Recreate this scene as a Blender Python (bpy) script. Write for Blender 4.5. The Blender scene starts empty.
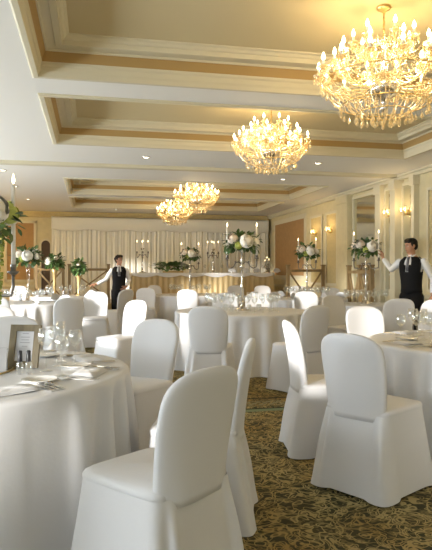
import bpy, math, random
from mathutils import Vector, Matrix, Euler
R = math.radians
PI = math.pi
random.seed(7)
C = bpy.context.scene.collection
YAW = 11.9
CA, SA = math.cos(R(YAW)), math.sin(R(YAW))
EYE = 1.28

def W(x, d, z=0.0):
    """camera-relative ground position (metres right, metres ahead) to room coordinates"""
    return Vector((x * CA + d * SA, -x * SA + d * CA, z))

def P(px, d, z=0.0):
    return W((px - 216) / 590.0 * d, d, z)

def HEAD(phi):
    return -R(phi + YAW)

# ------------------------------------------------------------------ materials
def nodes_of(name):
    m = bpy.data.materials.new(name)
    m.use_nodes = True
    nt = m.node_tree
    return m, nt, nt.nodes['Principled BSDF']

def mat(name, col, rough=0.6, metal=0.0, spec=0.5, bump=0.0, bscale=60.0, var=0.0, vscale=4.0, trans=0.0, sheen=0.0, coat=0.0):
    m, nt, b = nodes_of(name)
    b.inputs['Base Color'].default_value = (*col, 1)
    b.inputs['Roughness'].default_value = rough
    b.inputs['Metallic'].default_value = metal
    b.inputs['Specular IOR Level'].default_value = spec
    b.inputs['Transmission Weight'].default_value = trans
    b.inputs['Sheen Weight'].default_value = sheen
    b.inputs['Coat Weight'].default_value = coat
    tc = nt.nodes.new('ShaderNodeTexCoord')
    if var:
        n = nt.nodes.new('ShaderNodeTexNoise'); n.inputs['Scale'].default_value = vscale
        n.inputs['Detail'].default_value = 4
        nt.links.new(tc.outputs['Object'], n.inputs['Vector'])
        r = nt.nodes.new('ShaderNodeValToRGB')
        r.color_ramp.elements[0].position = .3; r.color_ramp.elements[1].position = .7
        r.color_ramp.elements[0].color = (*[c * (1 - var) for c in col], 1)
        r.color_ramp.elements[1].color = (*[min(1, c * (1 + var)) for c in col], 1)
        nt.links.new(n.outputs['Fac'], r.inputs['Fac'])
        nt.links.new(r.outputs['Color'], b.inputs['Base Color'])
    if bump:
        n2 = nt.nodes.new('ShaderNodeTexNoise'); n2.inputs['Scale'].default_value = bscale
        nt.links.new(tc.outputs['Object'], n2.inputs['Vector'])
        bp = nt.nodes.new('ShaderNodeBump'); bp.inputs['Strength'].default_value = bump
        bp.inputs['Distance'].default_value = .01
        nt.links.new(n2.outputs['Fac'], bp.inputs['Height'])
        nt.links.new(bp.outputs['Normal'], b.inputs['Normal'])
    return m

def emit(name, col, strength):
    m, nt, b = nodes_of(name)
    b.inputs['Base Color'].default_value = (*col, 1)
    b.inputs['Emission Color'].default_value = (*col, 1)
    b.inputs['Emission Strength'].default_value = strength
    try: m.cycles.emission_sampling = 'NONE'
    except Exception: pass
    return m

def clear(name, tint, clear_amt, body, body_amt, rough=0.05):
    """thin glass or crystal: clear transmission, a mirror-like sheen and some scattered body colour"""
    m = bpy.data.materials.new(name); m.use_nodes = True
    nt = m.node_tree; nt.nodes.clear()
    o = nt.nodes.new('ShaderNodeOutputMaterial')
    t = nt.nodes.new('ShaderNodeBsdfTransparent'); t.inputs['Color'].default_value = (*tint, 1)
    g = nt.nodes.new('ShaderNodeBsdfGlossy'); g.inputs['Roughness'].default_value = rough
    g.inputs['Color'].default_value = (1, 1, 1, 1)
    lw = nt.nodes.new('ShaderNodeLayerWeight'); lw.inputs['Blend'].default_value = 1 - clear_amt
    mx = nt.nodes.new('ShaderNodeMixShader')
    nt.links.new(lw.outputs['Facing'], mx.inputs['Fac'])
    nt.links.new(t.outputs[0], mx.inputs[1]); nt.links.new(g.outputs[0], mx.inputs[2])
    d = nt.nodes.new('ShaderNodeBsdfTranslucent'); d.inputs['Color'].default_value = (*body, 1)
    d2 = nt.nodes.new('ShaderNodeBsdfDiffuse'); d2.inputs['Color'].default_value = (*body, 1)
    md = nt.nodes.new('ShaderNodeMixShader'); md.inputs['Fac'].default_value = .5
    nt.links.new(d.outputs[0], md.inputs[1]); nt.links.new(d2.outputs[0], md.inputs[2])
    m2 = nt.nodes.new('ShaderNodeMixShader'); m2.inputs['Fac'].default_value = body_amt
    nt.links.new(mx.outputs[0], m2.inputs[1]); nt.links.new(md.outputs[0], m2.inputs[2])
    nt.links.new(m2.outputs[0], o.inputs['Surface'])
    return m

def carpet_mat():
    m, nt, b = nodes_of('carpet')
    L = nt.links.new
    N = nt.nodes.new
    tc = N('ShaderNodeTexCoord')
    def noise(scale, detail, dist, off=0):
        mp = N('ShaderNodeMapping'); mp.inputs['Location'].default_value = (off, off * .7, 0)
        L(tc.outputs['Object'], mp.inputs['Vector'])
        n = N('ShaderNodeTexNoise'); n.inputs['Scale'].default_value = scale
        n.inputs['Detail'].default_value = detail; n.inputs['Distortion'].default_value = dist
        L(mp.outputs['Vector'], n.inputs['Vector'])
        return n.outputs['Fac']
    def mth(op, a, bb=None, clamp=False):
        n = N('ShaderNodeMath'); n.operation = op; n.use_clamp = clamp
        for i, v in enumerate((a, bb)):
            if v is None: continue
            if isinstance(v, (int, float)): n.inputs[i].default_value = v
            else: L(v, n.inputs[i])
        return n.outputs[0]
    def line(fac, level, width):
        d = mth('ABSOLUTE', mth('SUBTRACT', fac, level))
        return mth('SUBTRACT', 1.0, mth('DIVIDE', d, width), True)
    a = noise(6.2, 0.3, 2.4)
    c = noise(7.4, 0.3, 2.2, 13)
    vine = mth('MAXIMUM', line(a, .5, .045), mth('MAXIMUM', line(c, .5, .04), line(a, .62, .035)))
    leaf = mth('MULTIPLY', mth('SUBTRACT', noise(21, .5, 1.4, 5), .56), 14.0, True)
    pat = mth('MAXIMUM', mth('MULTIPLY', vine, 1.6, True), mth('MULTIPLY', leaf, .35))
    base = N('ShaderNodeValToRGB')
    base.color_ramp.elements[0].color = (.040, .042, .024, 1); base.color_ramp.elements[0].position = .35
    base.color_ramp.elements[1].color = (.068, .058, .030, 1); base.color_ramp.elements[1].position = .65
    L(noise(1.6, 2, 0, 3), base.inputs['Fac'])
    gold = N('ShaderNodeValToRGB')
    gold.color_ramp.elements[0].color = (.30, .20, .065, 1); gold.color_ramp.elements[0].position = .35
    gold.color_ramp.elements[1].color = (.38, .31, .14, 1); gold.color_ramp.elements[1].position = .65
    L(noise(2.2, 2, 0, 9), gold.inputs['Fac'])
    mx = N('ShaderNodeMix'); mx.data_type = 'RGBA'
    L(pat, mx.inputs['Factor']); L(base.outputs['Color'], mx.inputs['A']); L(gold.outputs['Color'], mx.inputs['B'])
    # woven border bands that cross the room
    sp = N('ShaderNodeSeparateXYZ'); L(tc.outputs['Object'], sp.inputs[0])
    y = sp.outputs['Y']
    def band(y0, y1):
        return mth('MULTIPLY', mth('GREATER_THAN', y, y0), mth('LESS_THAN', y, y1))
    dots = mth('GREATER_THAN', mth('MULTIPLY', mth('SINE', mth('MULTIPLY', sp.outputs['X'], 60.0)), mth('SINE', mth('MULTIPLY', y, 60.0))), .1)
    col = mx.outputs['Result']
    for msk, rgb in ((band(5.20, 5.29), (.16, .20, .11)), (band(5.29, 5.33), (.04, .04, .025)),
                     (mth('MULTIPLY', band(5.45, 5.62), dots), (.22, .20, .11)), (band(5.72, 5.76), (.04, .04, .025))):
        k = N('ShaderNodeMix'); k.data_type = 'RGBA'
        L(msk, k.inputs['Factor']); L(col, k.inputs['A']); k.inputs['B'].default_value = (*rgb, 1)
        col = k.outputs['Result']
    L(col, b.inputs['Base Color'])
    b.inputs['Roughness'].default_value = .95
    b.inputs['Specular IOR Level'].default_value = .1
    bp = N('ShaderNodeBump'); bp.inputs['Strength'].default_value = .4; bp.inputs['Distance'].default_value = .01
    L(noise(220, 2, 0), bp.inputs['Height']); L(bp.outputs['Normal'], b.inputs['Normal'])
    return m

def wood_mat(name, c1, c2, scale):
    m, nt, b = nodes_of(name)
    tc = nt.nodes.new('ShaderNodeTexCoord')
    mp = nt.nodes.new('ShaderNodeMapping'); mp.inputs['Scale'].default_value = (scale, scale, scale * .12)
    n = nt.nodes.new('ShaderNodeTexNoise'); n.inputs['Scale'].default_value = 1; n.inputs['Detail'].default_value = 5
    r = nt.nodes.new('ShaderNodeValToRGB')
    r.color_ramp.elements[0].color = (*c1, 1); r.color_ramp.elements[0].position = .35
    r.color_ramp.elements[1].color = (*c2, 1); r.color_ramp.elements[1].position = .65
    nt.links.new(tc.outputs['Object'], mp.inputs['Vector']); nt.links.new(mp.outputs['Vector'], n.inputs['Vector'])
    nt.links.new(n.outputs['Fac'], r.inputs['Fac']); nt.links.new(r.outputs['Color'], b.inputs['Base Color'])
    b.inputs['Roughness'].default_value = .5
    return m

M = {}
M['linen'] = mat('white_linen', (.66, .66, .675), .8, bump=.05, bscale=90, sheen=.1)
M['cloth'] = mat('table_linen', (.68, .68, .69), .8, bump=.04, bscale=70)
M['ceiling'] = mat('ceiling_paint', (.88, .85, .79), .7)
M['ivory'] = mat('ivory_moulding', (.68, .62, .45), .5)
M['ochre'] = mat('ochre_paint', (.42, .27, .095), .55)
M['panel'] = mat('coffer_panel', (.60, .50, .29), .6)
M['wall'] = mat('cream_wallpaper', (.66, .58, .36), .7, var=.05, vscale=9)
M['wallpanel'] = mat('gold_wallpaper', (.56, .45, .22), .7, var=.08, vscale=20)
M['tan'] = mat('tan_fabric_panel', (.40, .24, .10), .7, var=.07, vscale=10)
M['mirror'] = mat('mirror_glass', (.80, .82, .78), .06, metal=1)
M['carpet'] = carpet_mat()
M['drape'] = mat('drape_fabric', (.82, .80, .71), .75, bump=.1, bscale=50)
M['goldcloth'] = mat('gold_satin', (.45, .34, .17), .45, bump=.2, bscale=30)
M['wood'] = wood_mat('limed_wood', (.10, .075, .03), (.19, .145, .07), 30)
M['railwood'] = wood_mat('pale_oak', (.20, .13, .055), (.28, .195, .09), 14)
M['silver'] = mat('silver', (.75, .74, .72), .22, metal=1)
M['pewter'] = mat('dark_pewter', (.20, .19, .18), .35, metal=.8)
M['brass'] = mat('brass', (.70, .52, .22), .3, metal=1)
M['glass'] = clear('wine_glass', (.97, .98, .98), .72, (.9, .92, .95), .02)
M['crystal'] = clear('crystal', (1, .93, .76), .5, (1, .86, .60), .30, .10)
M['wax'] = mat('candle_wax', (.88, .84, .76), .45)
M['flame'] = emit('flame', (1, .78, .42), 9)
M['bulb'] = emit('bulb', (1, .80, .45), 14)
M['leaf'] = mat('leaf_green', (.07, .13, .035), .5, var=.45, vscale=12)
M['lime'] = mat('amaranth_green', (.30, .36, .08), .7, var=.3, vscale=30)
M['rose'] = mat('white_petals', (.92, .88, .79), .6)
M['blush'] = mat('blush_petals', (.82, .70, .58), .6)
M['limebloom'] = mat('lime_petals', (.52, .58, .14), .6)
M['card'] = mat('white_card', (.56, .56, .58), .7)
M['ink'] = mat('grey_print', (.30, .30, .32), .7)
M['black'] = mat('black_plastic', (.015, .015, .017), .35)
M['china'] = mat('white_china', (.86, .85, .82), .15, coat=.5)
M['skin'] = mat('skin', (.48, .25, .15), .5)
M['skin2'] = mat('skin_olive', (.40, .20, .12), .5)
M['hair'] = mat('black_hair', (.010, .008, .007), .5, spec=.2)
M['shirt'] = mat('white_cotton', (.80, .80, .80), .8)
M['vest'] = mat('black_waistcoat_cloth', (.010, .010, .011), .8, spec=.15)
M['tie'] = mat('grey_silk', (.10, .10, .11), .5)
M['eye'] = mat('eye_white', (.75, .73, .70), .3)
M['lip'] = mat('lips', (.40, .17, .13), .5)
M['shade'] = mat('pleated_shade', (.85, .74, .48), .6)
M['dark'] = mat('dark_wood_door', (.09, .055, .03), .6)
M['lamp'] = emit('lamp_lens', (1, .86, .62), 8)
M['vase'] = mat('gilt_vase', (.50, .36, .16), .4, metal=.5)

# ------------------------------------------------------------------ mesh builder
class MB:
    def __init__(self): self.v = []; self.f = []; self.m = []; self.xf = Matrix.Identity(4); self.mi = 0
    def add(self, vs, fs):
        o = len(self.v)
        self.v += [self.xf @ Vector(p) for p in vs]
        self.f += [[i + o for i in f] for f in fs]; self.m += [self.mi] * len(fs)
        return self
    def loft(self, rings, cap=(True, True), closed=True):
        n = len(rings[0]); vs = [p for r in rings for p in r]; fs = []
        for k in range(len(rings) - 1):
            for i in range(n if closed else n - 1):
                j = (i + 1) % n
                fs.append([k * n + i, k * n + j, (k + 1) * n + j, (k + 1) * n + i])
        if closed and cap[0]: fs.append(list(range(n - 1, -1, -1)))
        if closed and cap[1]: fs.append([(len(rings) - 1) * n + i for i in range(n)])
        return self.add(vs, fs)
    def lathe(self, prof, n=16, c=(0, 0, 0), cap=(True, True)):
        return self.loft([[(c[0] + r * math.cos(2 * PI * i / n), c[1] + r * math.sin(2 * PI * i / n), c[2] + z) for i in range(n)] for r, z in prof], cap)
    def tube(self, pts, rad, n=8, cap=True):
        pts = [Vector(p) for p in pts]; rings = []
        if isinstance(rad, (int, float)): rad = [rad] * len(pts)
        t0 = (pts[1] - pts[0]).normalized()
        u = t0.orthogonal().normalized()
        for i, p in enumerate(pts):
            t = (pts[min(i + 1, len(pts) - 1)] - pts[max(i - 1, 0)]).normalized()
            u = (u - t * u.dot(t)).normalized(); w = t.cross(u)
            r = rad[i]
            a, b = (r if isinstance(r, tuple) else (r, r))
            rings.append([p + u * (a * math.cos(2 * PI * k / n)) + w * (b * math.sin(2 * PI * k / n)) for k in range(n)])
        return self.loft(rings, (cap, cap))
    def limb(self, pts, rad, n=12):
        """tube with rounded ends"""
        self.tube(pts, rad, n)
        for p, r in zip(pts, rad): self.ball(p, r * .99, 10, 6)
        return self
    def ball(self, c, r, n=12, k=8, sx=1, sy=1, sz=1):
        return self.lathe_ell(c, r * sx, r * sy, r * sz, n, k)
    def lathe_ell(self, c, rx, ry, rz, n=12, k=8):
        rings = []
        for j in range(1, k):
            a = -PI / 2 + PI * j / k
            rings.append([(c[0] + rx * math.cos(a) * math.cos(2 * PI * i / n), c[1] + ry * math.cos(a) * math.sin(2 * PI * i / n), c[2] + rz * math.sin(a)) for i in range(n)])
        return self.loft(rings)
    def box(self, lo, hi):
        x0, y0, z0 = lo; x1, y1, z1 = hi
        return self.add([(x0, y0, z0), (x1, y0, z0), (x1, y1, z0), (x0, y1, z0), (x0, y0, z1), (x1, y0, z1), (x1, y1, z1), (x0, y1, z1)],
                        [[3, 2, 1, 0], [4, 5, 6, 7], [0, 1, 5, 4], [1, 2, 6, 5], [2, 3, 7, 6], [3, 0, 4, 7]])
    def bar(self, a, b, w, h):
        """rectangular bar from a to b"""
        a, b = Vector(a), Vector(b); t = (b - a).normalized()
        up = Vector((0, 0, 1)) if abs(t.z) < .95 else Vector((0, 1, 0))
        s = t.cross(up).normalized(); u = s.cross(t)
        q = [s * w / 2 + u * h / 2, -s * w / 2 + u * h / 2, -s * w / 2 - u * h / 2, s * w / 2 - u * h / 2]
        return self.loft([[a + k for k in q], [b + k for k in q]])
    def build(self, name, m, parent=None, smooth=True, angle=None):
        me = bpy.data.meshes.new(name)
        me.from_pydata([tuple(p) for p in self.v], [], self.f)
        ms = m if isinstance(m, (list, tuple)) else [m]
        for x in ms: me.materials.append(M[x] if isinstance(x, str) else x)
        me.polygons.foreach_set('material_index', self.m)
        me.polygons.foreach_set('use_smooth', [smooth] * len(self.f))
        me.update()
        if smooth and angle:
            try: me.set_sharp_from_angle(angle=R(angle))
            except Exception: pass
        o = bpy.data.objects.new(name, me); C.objects.link(o)
        if parent: o.parent = parent
        return o

def rr(hx, hy, n=40, e=4.0):
    """rounded-rectangle outline"""
    out = []
    for i in range(n):
        a = 2 * PI * i / n + PI / n
        c, s = math.cos(a), math.sin(a)
        out.append((hx * math.copysign(abs(c) ** (2 / e), c), hy * math.copysign(abs(s) ** (2 / e), s)))
    return out

def tag(o, label, cat, group=None, kind=None):
    o['label'] = label; o['category'] = cat
    if group: o['group'] = group
    if kind: o['kind'] = kind
    return o

def thing(name, label, cat, loc=(0, 0, 0), rz=0, group=None):
    o = bpy.data.objects.new(name, None); C.objects.link(o)
    o.empty_display_size = .1
    o.location = loc; o.rotation_euler = (0, 0, rz)
    return tag(o, label, cat, group)

def struct(o):
    o['kind'] = 'structure'; return o

KIDS = {}
def children(o): return [c for c in bpy.data.objects if c.parent == o]
def dup(root, loc, rz, label, group=None, scale=None):
    if root.name not in KIDS:
        KIDS[root.name] = [(c, children(c)) for c in children(root)]
    r = root.copy(); C.objects.link(r); r.location = loc; r.rotation_euler = (0, 0, rz); r['label'] = label
    if group: r['group'] = group
    elif 'group' in r: del r['group']
    if scale: r.scale = scale
    for c, g in KIDS[root.name]:
        k = c.copy(); C.objects.link(k); k.parent = r
        for s in g:
            q = s.copy(); C.objects.link(q); q.parent = k
    return r

# ------------------------------------------------------------------ room shell
XL, XR, YB, YF, HC = -4.6, 5.4, -6.0, 17.62, 3.0
CX0, CX1 = -.45, 4.6
COFF = [(2.2, 5.35), (5.97, 8.11), (11.18, 13.32), (13.94, 16.08)]
b = MB(); b.box((XL - .2, YB - .2, -.1), (XR + .2, YF + .2, 0)); struct(b.build('floor', 'carpet', smooth=False))
b = MB()
IN = 0.0
xs = [XL - .2, CX0 + IN, CX1 - IN, XR + .2]
ys = [YB - .2] + [v for a, c in COFF for v in (a + IN, c - IN)] + [YF + .2]
for i in range(3):
    for j in range(len(ys) - 1):
        if i == 1 and j % 2 == 1: continue
        b.box((xs[i], ys[j], HC), (xs[i + 1], ys[j + 1], HC + .08))
struct(b.build('ceiling', 'ceiling', smooth=False))
tn = 0
def trim(mb, m, smooth=False, **k):
    global tn
    tn += 1
    return struct(mb.build('trim_%d' % tn, m, smooth=smooth, **k))
def rect_sweep(mb, prof, y0, y1):
    rings = [[(CX0 + i, y0 + i, z), (CX1 - i, y0 + i, z), (CX1 - i, y1 - i, z), (CX0 + i, y1 - i, z)] for i, z in prof]
    return mb.loft(rings, (False, False))
for y0, y1 in COFF:
    b = MB(); rect_sweep(b, [(-.06, HC), (-.06, HC - .012), (-.045, HC - .022), (-.005, HC - .022), (.003, HC + .01), (.012, HC + .03), (.015, HC + .07), (.028, HC + .085), (.03, HC + .105)], y0, y1); trim(b, 'ivory')
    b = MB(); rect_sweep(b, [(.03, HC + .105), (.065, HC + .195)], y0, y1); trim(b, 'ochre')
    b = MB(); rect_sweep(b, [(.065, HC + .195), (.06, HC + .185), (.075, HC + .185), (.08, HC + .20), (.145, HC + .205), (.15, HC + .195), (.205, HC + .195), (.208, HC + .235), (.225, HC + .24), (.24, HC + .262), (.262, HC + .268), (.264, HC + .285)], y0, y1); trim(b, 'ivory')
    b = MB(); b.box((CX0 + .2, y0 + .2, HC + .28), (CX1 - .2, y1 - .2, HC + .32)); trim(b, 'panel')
# folding-partition track across the ceiling
b = MB(); b.box((XL, 9.56, HC - .05), (XR, 9.72, HC - .001)); trim(b, 'ivory')
# cornices
b = MB()
b.box((XL, YF - .10, HC - .16), (XR, YF, HC - .002)); b.box((XL, YF - .14, HC - .06), (XR, YF - .02, HC - .004)); trim(b, 'wallpanel')
b = MB(); b.box((XR - .07, YB, HC - .10), (XR, YF, HC - .003)); b.box((XR - .11, YB, HC - .045), (XR - .01, YF, HC - .005)); trim(b, 'ivory')
b = MB(); b.box((XL - .2, YF, 0), (XR + .2, YF + .2, HC)); struct(b.build('wall_far', 'wall', smooth=False))
b = MB(); b.box((XR, YB, 0), (XR + .2, YF, HC)); struct(b.build('wall_right', 'wall', smooth=False))
# unseen left and rear walls; left windows spaced and sized to steer sunlight
def pierced(name, fixed, axis, a0, a1, wins, z0, z1):
    b = MB()
    def slab(p0, p1, q0, q1):
        if axis == 'x': b.box((fixed - .2, p0, q0), (fixed, p1, q1))
        else: b.box((p0, fixed - .2, q0), (p1, fixed, q1))
    cur = a0
    for w0, w1 in wins:
        slab(cur, w0, 0, HC); slab(w0, w1, 0, z0); slab(w0, w1, z1, HC); cur = w1
    slab(cur, a1, 0, HC)
    return struct(b.build(name, 'wall', smooth=False))
WZ0, WZ1 = .80, 2.0
LW = [(-5.2, -4.1), (-3.4, -2.3), (-1.15, -.25), (2.75, 3.6), (6.0, 7.1), (9.0, 10.1), (12.4, 13.1)]
BW = [(-3.6, -1.8), (-.9, .9), (1.8, 3.6)]
pierced('wall_left', XL, 'x', YB, YF, LW, WZ0, WZ1)
pierced('wall_back', YB, 'y', XL, XR, BW, WZ0, WZ1)
k = 0
for (a, c), ax in [(w, 'x') for w in LW] + [(w, 'y') for w in BW]:
    k += 1; b = MB()
    def bar(p0, p1, q0, q1):
        if ax == 'x': b.box((XL - .13, p0, q0), (XL - .07, p1, q1))
        else: b.box((p0, YB - .13, q0), (p1, YB - .07, q1))
    bar(a, a + .06, WZ0, WZ1); bar(c - .06, c, WZ0, WZ1); bar(a, c, WZ0, WZ0 + .06); bar(a, c, WZ1 - .06, WZ1)
    m_ = (a + c) / 2; bar(m_ - .02, m_ + .02, WZ0, WZ1)
    struct(b.build('window_%d' % k, 'ivory', smooth=False))

# right-wall panelling
def frame_on_right(y0, y1, z0, z1, w=.06, t=.03, m='ivory'):
    b = MB()
    x0, x1 = XR - t, XR
    b.box((x0, y0, z0), (x1, y0 + w, z1)); b.box((x0, y1 - w, z0), (x1, y1, z1)); b.box((x0, y0 + w, z0), (x1, y1 - w, z0 + w)); b.box((x0, y0 + w, z1 - w), (x1, y1 - w, z1))
    trim(b, m)
def panel_on_right(y0, y1, z0, z1, m, t=.012):
    b = MB(); b.box((XR - t, y0, z0), (XR, y1, z1)); return trim(b, m)
def pilaster(y0, y1, dep=.10, m='ivory'):
    b = MB(); b.box((XR - dep, y0, 0), (XR, y1, HC - .10)); b.box((XR - dep - .025, y0 - .02, HC - .26), (XR, y1 + .02, HC - .10)); b.box((XR - dep - .025, y0 - .02, 0), (XR, y1 + .02, .18)); trim(b, m)
pilaster(9.02, 9.12); pilaster(9.55, 9.73, .16); pilaster(10.20, 10.42)
for (y0, y1, m) in ((9.12, 9.55, 'mirror'), (9.73, 10.20, 'mirror'), (10.50, 11.58, 'mirror')):
    panel_on_right(y0, y1, .95, 2.8, m); frame_on_right(y0, y1, .9, 2.84, .05)
pilaster(11.62, 12.18, .12, 'wall')
for (y0, y1) in ((12.35, 13.05), (13.25, 14.05)):
    panel_on_right(y0, y1, 1.0, 2.62, 'wallpanel'); frame_on_right(y0, y1, .95, 2.66)
frame_on_right(14.35, 17.05, 1.05, 2.78, .12); panel_on_right(14.45, 16.95, 1.15, 2.7, 'tan', .02)
for (y0, y1) in ((7.2, 8.75), (5.2, 6.9), (3.0, 4.9)):
    frame_on_right(y0, y1, .95, 2.65, .045); panel_on_right(y0 + .05, y1 - .05, 1.0, 2.6, 'wallpanel', .008)
b = MB(); b.box((XR - .04, YB, .84), (XR, YF, .90)); trim(b, 'ivory')
b = MB(); b.box((XR - .03, YB, 0), (XR, YF, .14)); struct(b.build('baseboard_right', 'ivory', smooth=False))
# far wall, left of the drape: panel, doorway
b = MB(); b.box((-2.35, YF - .03, 1.05), (-1.62, YF, 2.66)); trim(b, 'tan')
b = MB()
for q in (((-2.42, 1.0), (-2.35, 2.72)), ((-1.62, 1.0), (-1.55, 2.72)), ((-2.42, 2.66), (-1.55, 2.73)), ((-2.42, .98), (-1.55, 1.05))):
    b.box((q[0][0], YF - .05, q[0][1]), (q[1][0], YF, q[1][1]))
trim(b, 'ivory')
b = MB()
arch = [(-1.44 + .0, 0.0)] + [(-1.29 - .15 * math.cos(PI * i / 12), 2.05 + .15 * math.sin(PI * i / 12)) for i in range(13)] + [(-1.14, 0.0)]
b.loft([[(x, YF - .02, z) for x, z in arch], [(x, YF - .001, z) for x, z in arch]]); struct(b.build('door_1', 'dark', smooth=False))
b = MB()
for i in range(len(arch) - 1):
    b.bar((arch[i][0], YF - .03, arch[i][1]), (arch[i + 1][0], YF - .03, arch[i + 1][1]), .06, .06)
trim(b, 'ivory')
b = MB(); b.box((XL, YF - .03, .84), (-1.5, YF, .90)); trim(b, 'ivory')

# recessed downlights and vents in the ceiling
def ceil_pt(px, py):
    d = (HC - EYE) * 590 / (271.5 - py); return P(px, d, HC)
dl_labels = ['ceiling downlight at the left edge of the photo above the tall taper candle', 'ceiling downlight just right of the tall taper flame', 'ceiling downlight above the white rose vase by the tan panel',
             'ceiling downlight above the waitress before the drape', 'ceiling downlight left of the second chandelier', 'ceiling downlight below right of the second chandelier', 'ceiling downlight right of the second chandelier near the coffer edge']
for (px, py), lb in zip([(3, 170), (15, 186), (28, 199), (116, 209), (146, 157), (283, 179), (318, 163)], dl_labels):
    t = thing('ceiling_downlight', lb, 'ceiling light', ceil_pt(px, py), 0, 'recessed ceiling downlights')
    MB().lathe([(.062, 0), (.062, -.008), (.045, -.012), (.042, -.004), (.042, 0)], 20).build('bezel', 'silver', t)
    MB().lathe([(.04, -.003), (.035, -.009), (.015, -.012), (.004, -.0125)], 16).build('lamp_lens', 'lamp', t)

# ------------------------------------------------------------------ backdrop drape
b = MB(); pts = []
x0, x1 = -1.12, 5.30; n = 620
def fold(x, z):
    a = math.sin(x * 41 + 2.2 * math.sin(x * 3.1)) * .6 + math.sin(x * 73 + 1.3) * .3 + math.sin(x * 15.3 + .6) * .3
    return .028 * a * (0.75 + .25 * z / 3)
rings = []
for z in (0.005, .6, 1.2, 1.8, 2.3, 2.6, 2.75, 2.84):
    rings.append([(x0 + (x1 - x0) * i / n, YF - .20 + fold(x0 + (x1 - x0) * i / n, z), z) for i in range(n + 1)])
b.loft(rings, closed=False)
t = thing('backdrop_curtain', 'long pleated cream curtain covering the far wall behind the top table', 'curtain', (0, 0, 0))
b.build('pleated_drape', 'drape', t)
b = MB(); rings = []
for i in range(121):
    x = x0 + (x1 - x0) * i / 120
    s = .055 * abs(math.sin(i * PI / 20))
    rings.append([(x, YF - .27, 2.845), (x, YF - .30, 2.80), (x, YF - .29, 2.50 - s), (x, YF - .275, 2.49 - s), (x, YF - .26, 2.80)])
b.loft(rings); b.build('swag_pelmet', 'drape', t)

# ------------------------------------------------------------------ chairs
def skirt_mb():
    b = MB(); n = 96; rows = 10; rings = []
    base = rr(.214, .224, n, 9)
    for k in range(rows + 1):
        t = k / rows; ring = []
        for i, (x, y) in enumerate(base):
            a = math.atan2(y, x); corner = max(0, abs(math.sin(2 * a)) - .55) / .45
            fl = 1 + t * .13 + .13 * corner ** 1.5 * t ** 1.2
            pleat = math.sin(a * 17 + 1.1 * math.sin(a * 3)) * .013 * t * (1 - .6 * corner)
            if y < -.1: pleat += math.sin(x * 80) * .013 * math.sin(PI * min(1, t * 1.15))
            yy = y * fl - (.035 * t if y < -.15 else 0) - .005
            l = math.hypot(x, y)
            ring.append((x * fl + x / l * pleat, yy + y / l * pleat, .468 - t * (.462 - .022 * (1 - corner) * t ** 3 * .6)))
        rings.append(ring)
    return b.loft(rings, (False, False))
def seat_mb():
    b = MB(); rings = []
    for sx, z in ((.985, .455), (1.0, .468), (1.0, .482), (.97, .494), (.90, .500), (.7, .506), (.4, .509), (.1, .510)):
        rings.append([(x * sx, y * sx, z + (.004 * math.sin(9 * x + 14 * y) if sx < .95 else 0)) for x, y in rr(.2135, .2235, 64, 9)])
    return b.loft(rings)
def back_mb():
    b = MB(); rings = []; n = 36
    tz = [0, .06, .14, .24, .36, .48, .6, .7, .77, .83, .88, .92, .95, .975, .99, .998]
    for t in tz:
        z = .43 + t * .497
        cy = -.213 - .010 * t - .070 * t ** 1.5
        hw = .186 + .026 * min(1, t / .6) ** .8
        if t > .70: hw *= max(0.02, 1 - ((t - .70) / .30) ** 2.8) ** (1 / 2.8)
        th = .036 - .010 * t
        if t > .88: th *= max(.10, 1 - ((t - .88) / .12) ** 2.5) ** .5
        ring = []
        for x, y in rr(hw, th, n, 3.2):
            cup = .030 * (x / .21) ** 2 * (1 - .3 * t)       # back curves round the sitter
            wr = .003 * math.sin(26 * x + 6 * t) * max(0, 1 - t * 2.4) - (.002 * math.cos(x * 60) * max(0, 1 - t * 4))
            ring.append((x, cy + y + cup + wr, z))
        rings.append(ring)
    return b.loft(rings)
chair_proto = None
G_CH = 'white covered banquet chairs'
def chair(x, d, phi, label, px=None):
    global chair_proto
    loc = P(px, d) if px is not None else W(x, d)
    if chair_proto is None:
        chair_proto = thing('banquet_chair', label, 'chair', loc, HEAD(phi), G_CH)
        seat_mb().build('seat', 'linen', chair_proto)
        back_mb().build('backrest', 'linen', chair_proto)
        skirt_mb().build('skirt', 'linen', chair_proto)
        return chair_proto
    return dup(chair_proto, loc, HEAD(phi), label, G_CH)

chair(-.245, 2.36, -51, 'nearest white covered chair, its tall back turned to us at the bottom of the photo')
chair(-.10, 3.12, -85, 'white covered chair seen edge-on right behind the nearest chair')
chair(-.585, 4.16, -146, 'white covered chair at the near left table\'s far right, back rising beside its rim')
chair(-1.56, 4.38, 172, 'white covered chair behind the wooden picture frame on the near left table')
chair(None, 5.9, 150, 'white covered chair cut by the left photo edge, under the hanging green blooms', px=-2)
chair(-.05, 6.33, 8, 'white covered chair with its back to us in front of the centre table')
chair(.80, 4.28, 86, 'bright white covered chair seen edge-on, left of the near right table')
chair(.96, 3.57, 47, 'large white covered chair with half-shaded back turned to us by the near right table')
chair(1.57, 5.74, 165, 'white covered chair facing us from the far side of the near right table')
chair(.90, 6.40, -38, 'white covered chair turned left between the centre and near right tables')
chair(None, 7.1, -138, 'bright white covered chair just left of the near left table\'s far right chair', px=120)
chair(None, 8.3, -30, 'broad grey-looking covered chair back behind the wine glasses of the near left table', px=64)
chair(None, 10.1, 172, 'white covered chair facing us with full skirt, below the waitress\'s outstretched hand', px=95)
chair(None, 8.6, 22, 'white covered chair in front of the far left table, beside the hanging green blooms', px=10)
chair(None, 14.2, 180, 'small brightly lit round-topped chair behind the far left table', px=15)
chair(None, 11.9, -55, 'tall covered chair directly in front of the waitress', px=117)
chair(None, 12.5, 178, 'white covered chair right of the waitress, facing us', px=145)
chair(None, 15.1, 140, 'shadowed covered chair left behind the table below the low flower trough', px=160)
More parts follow.
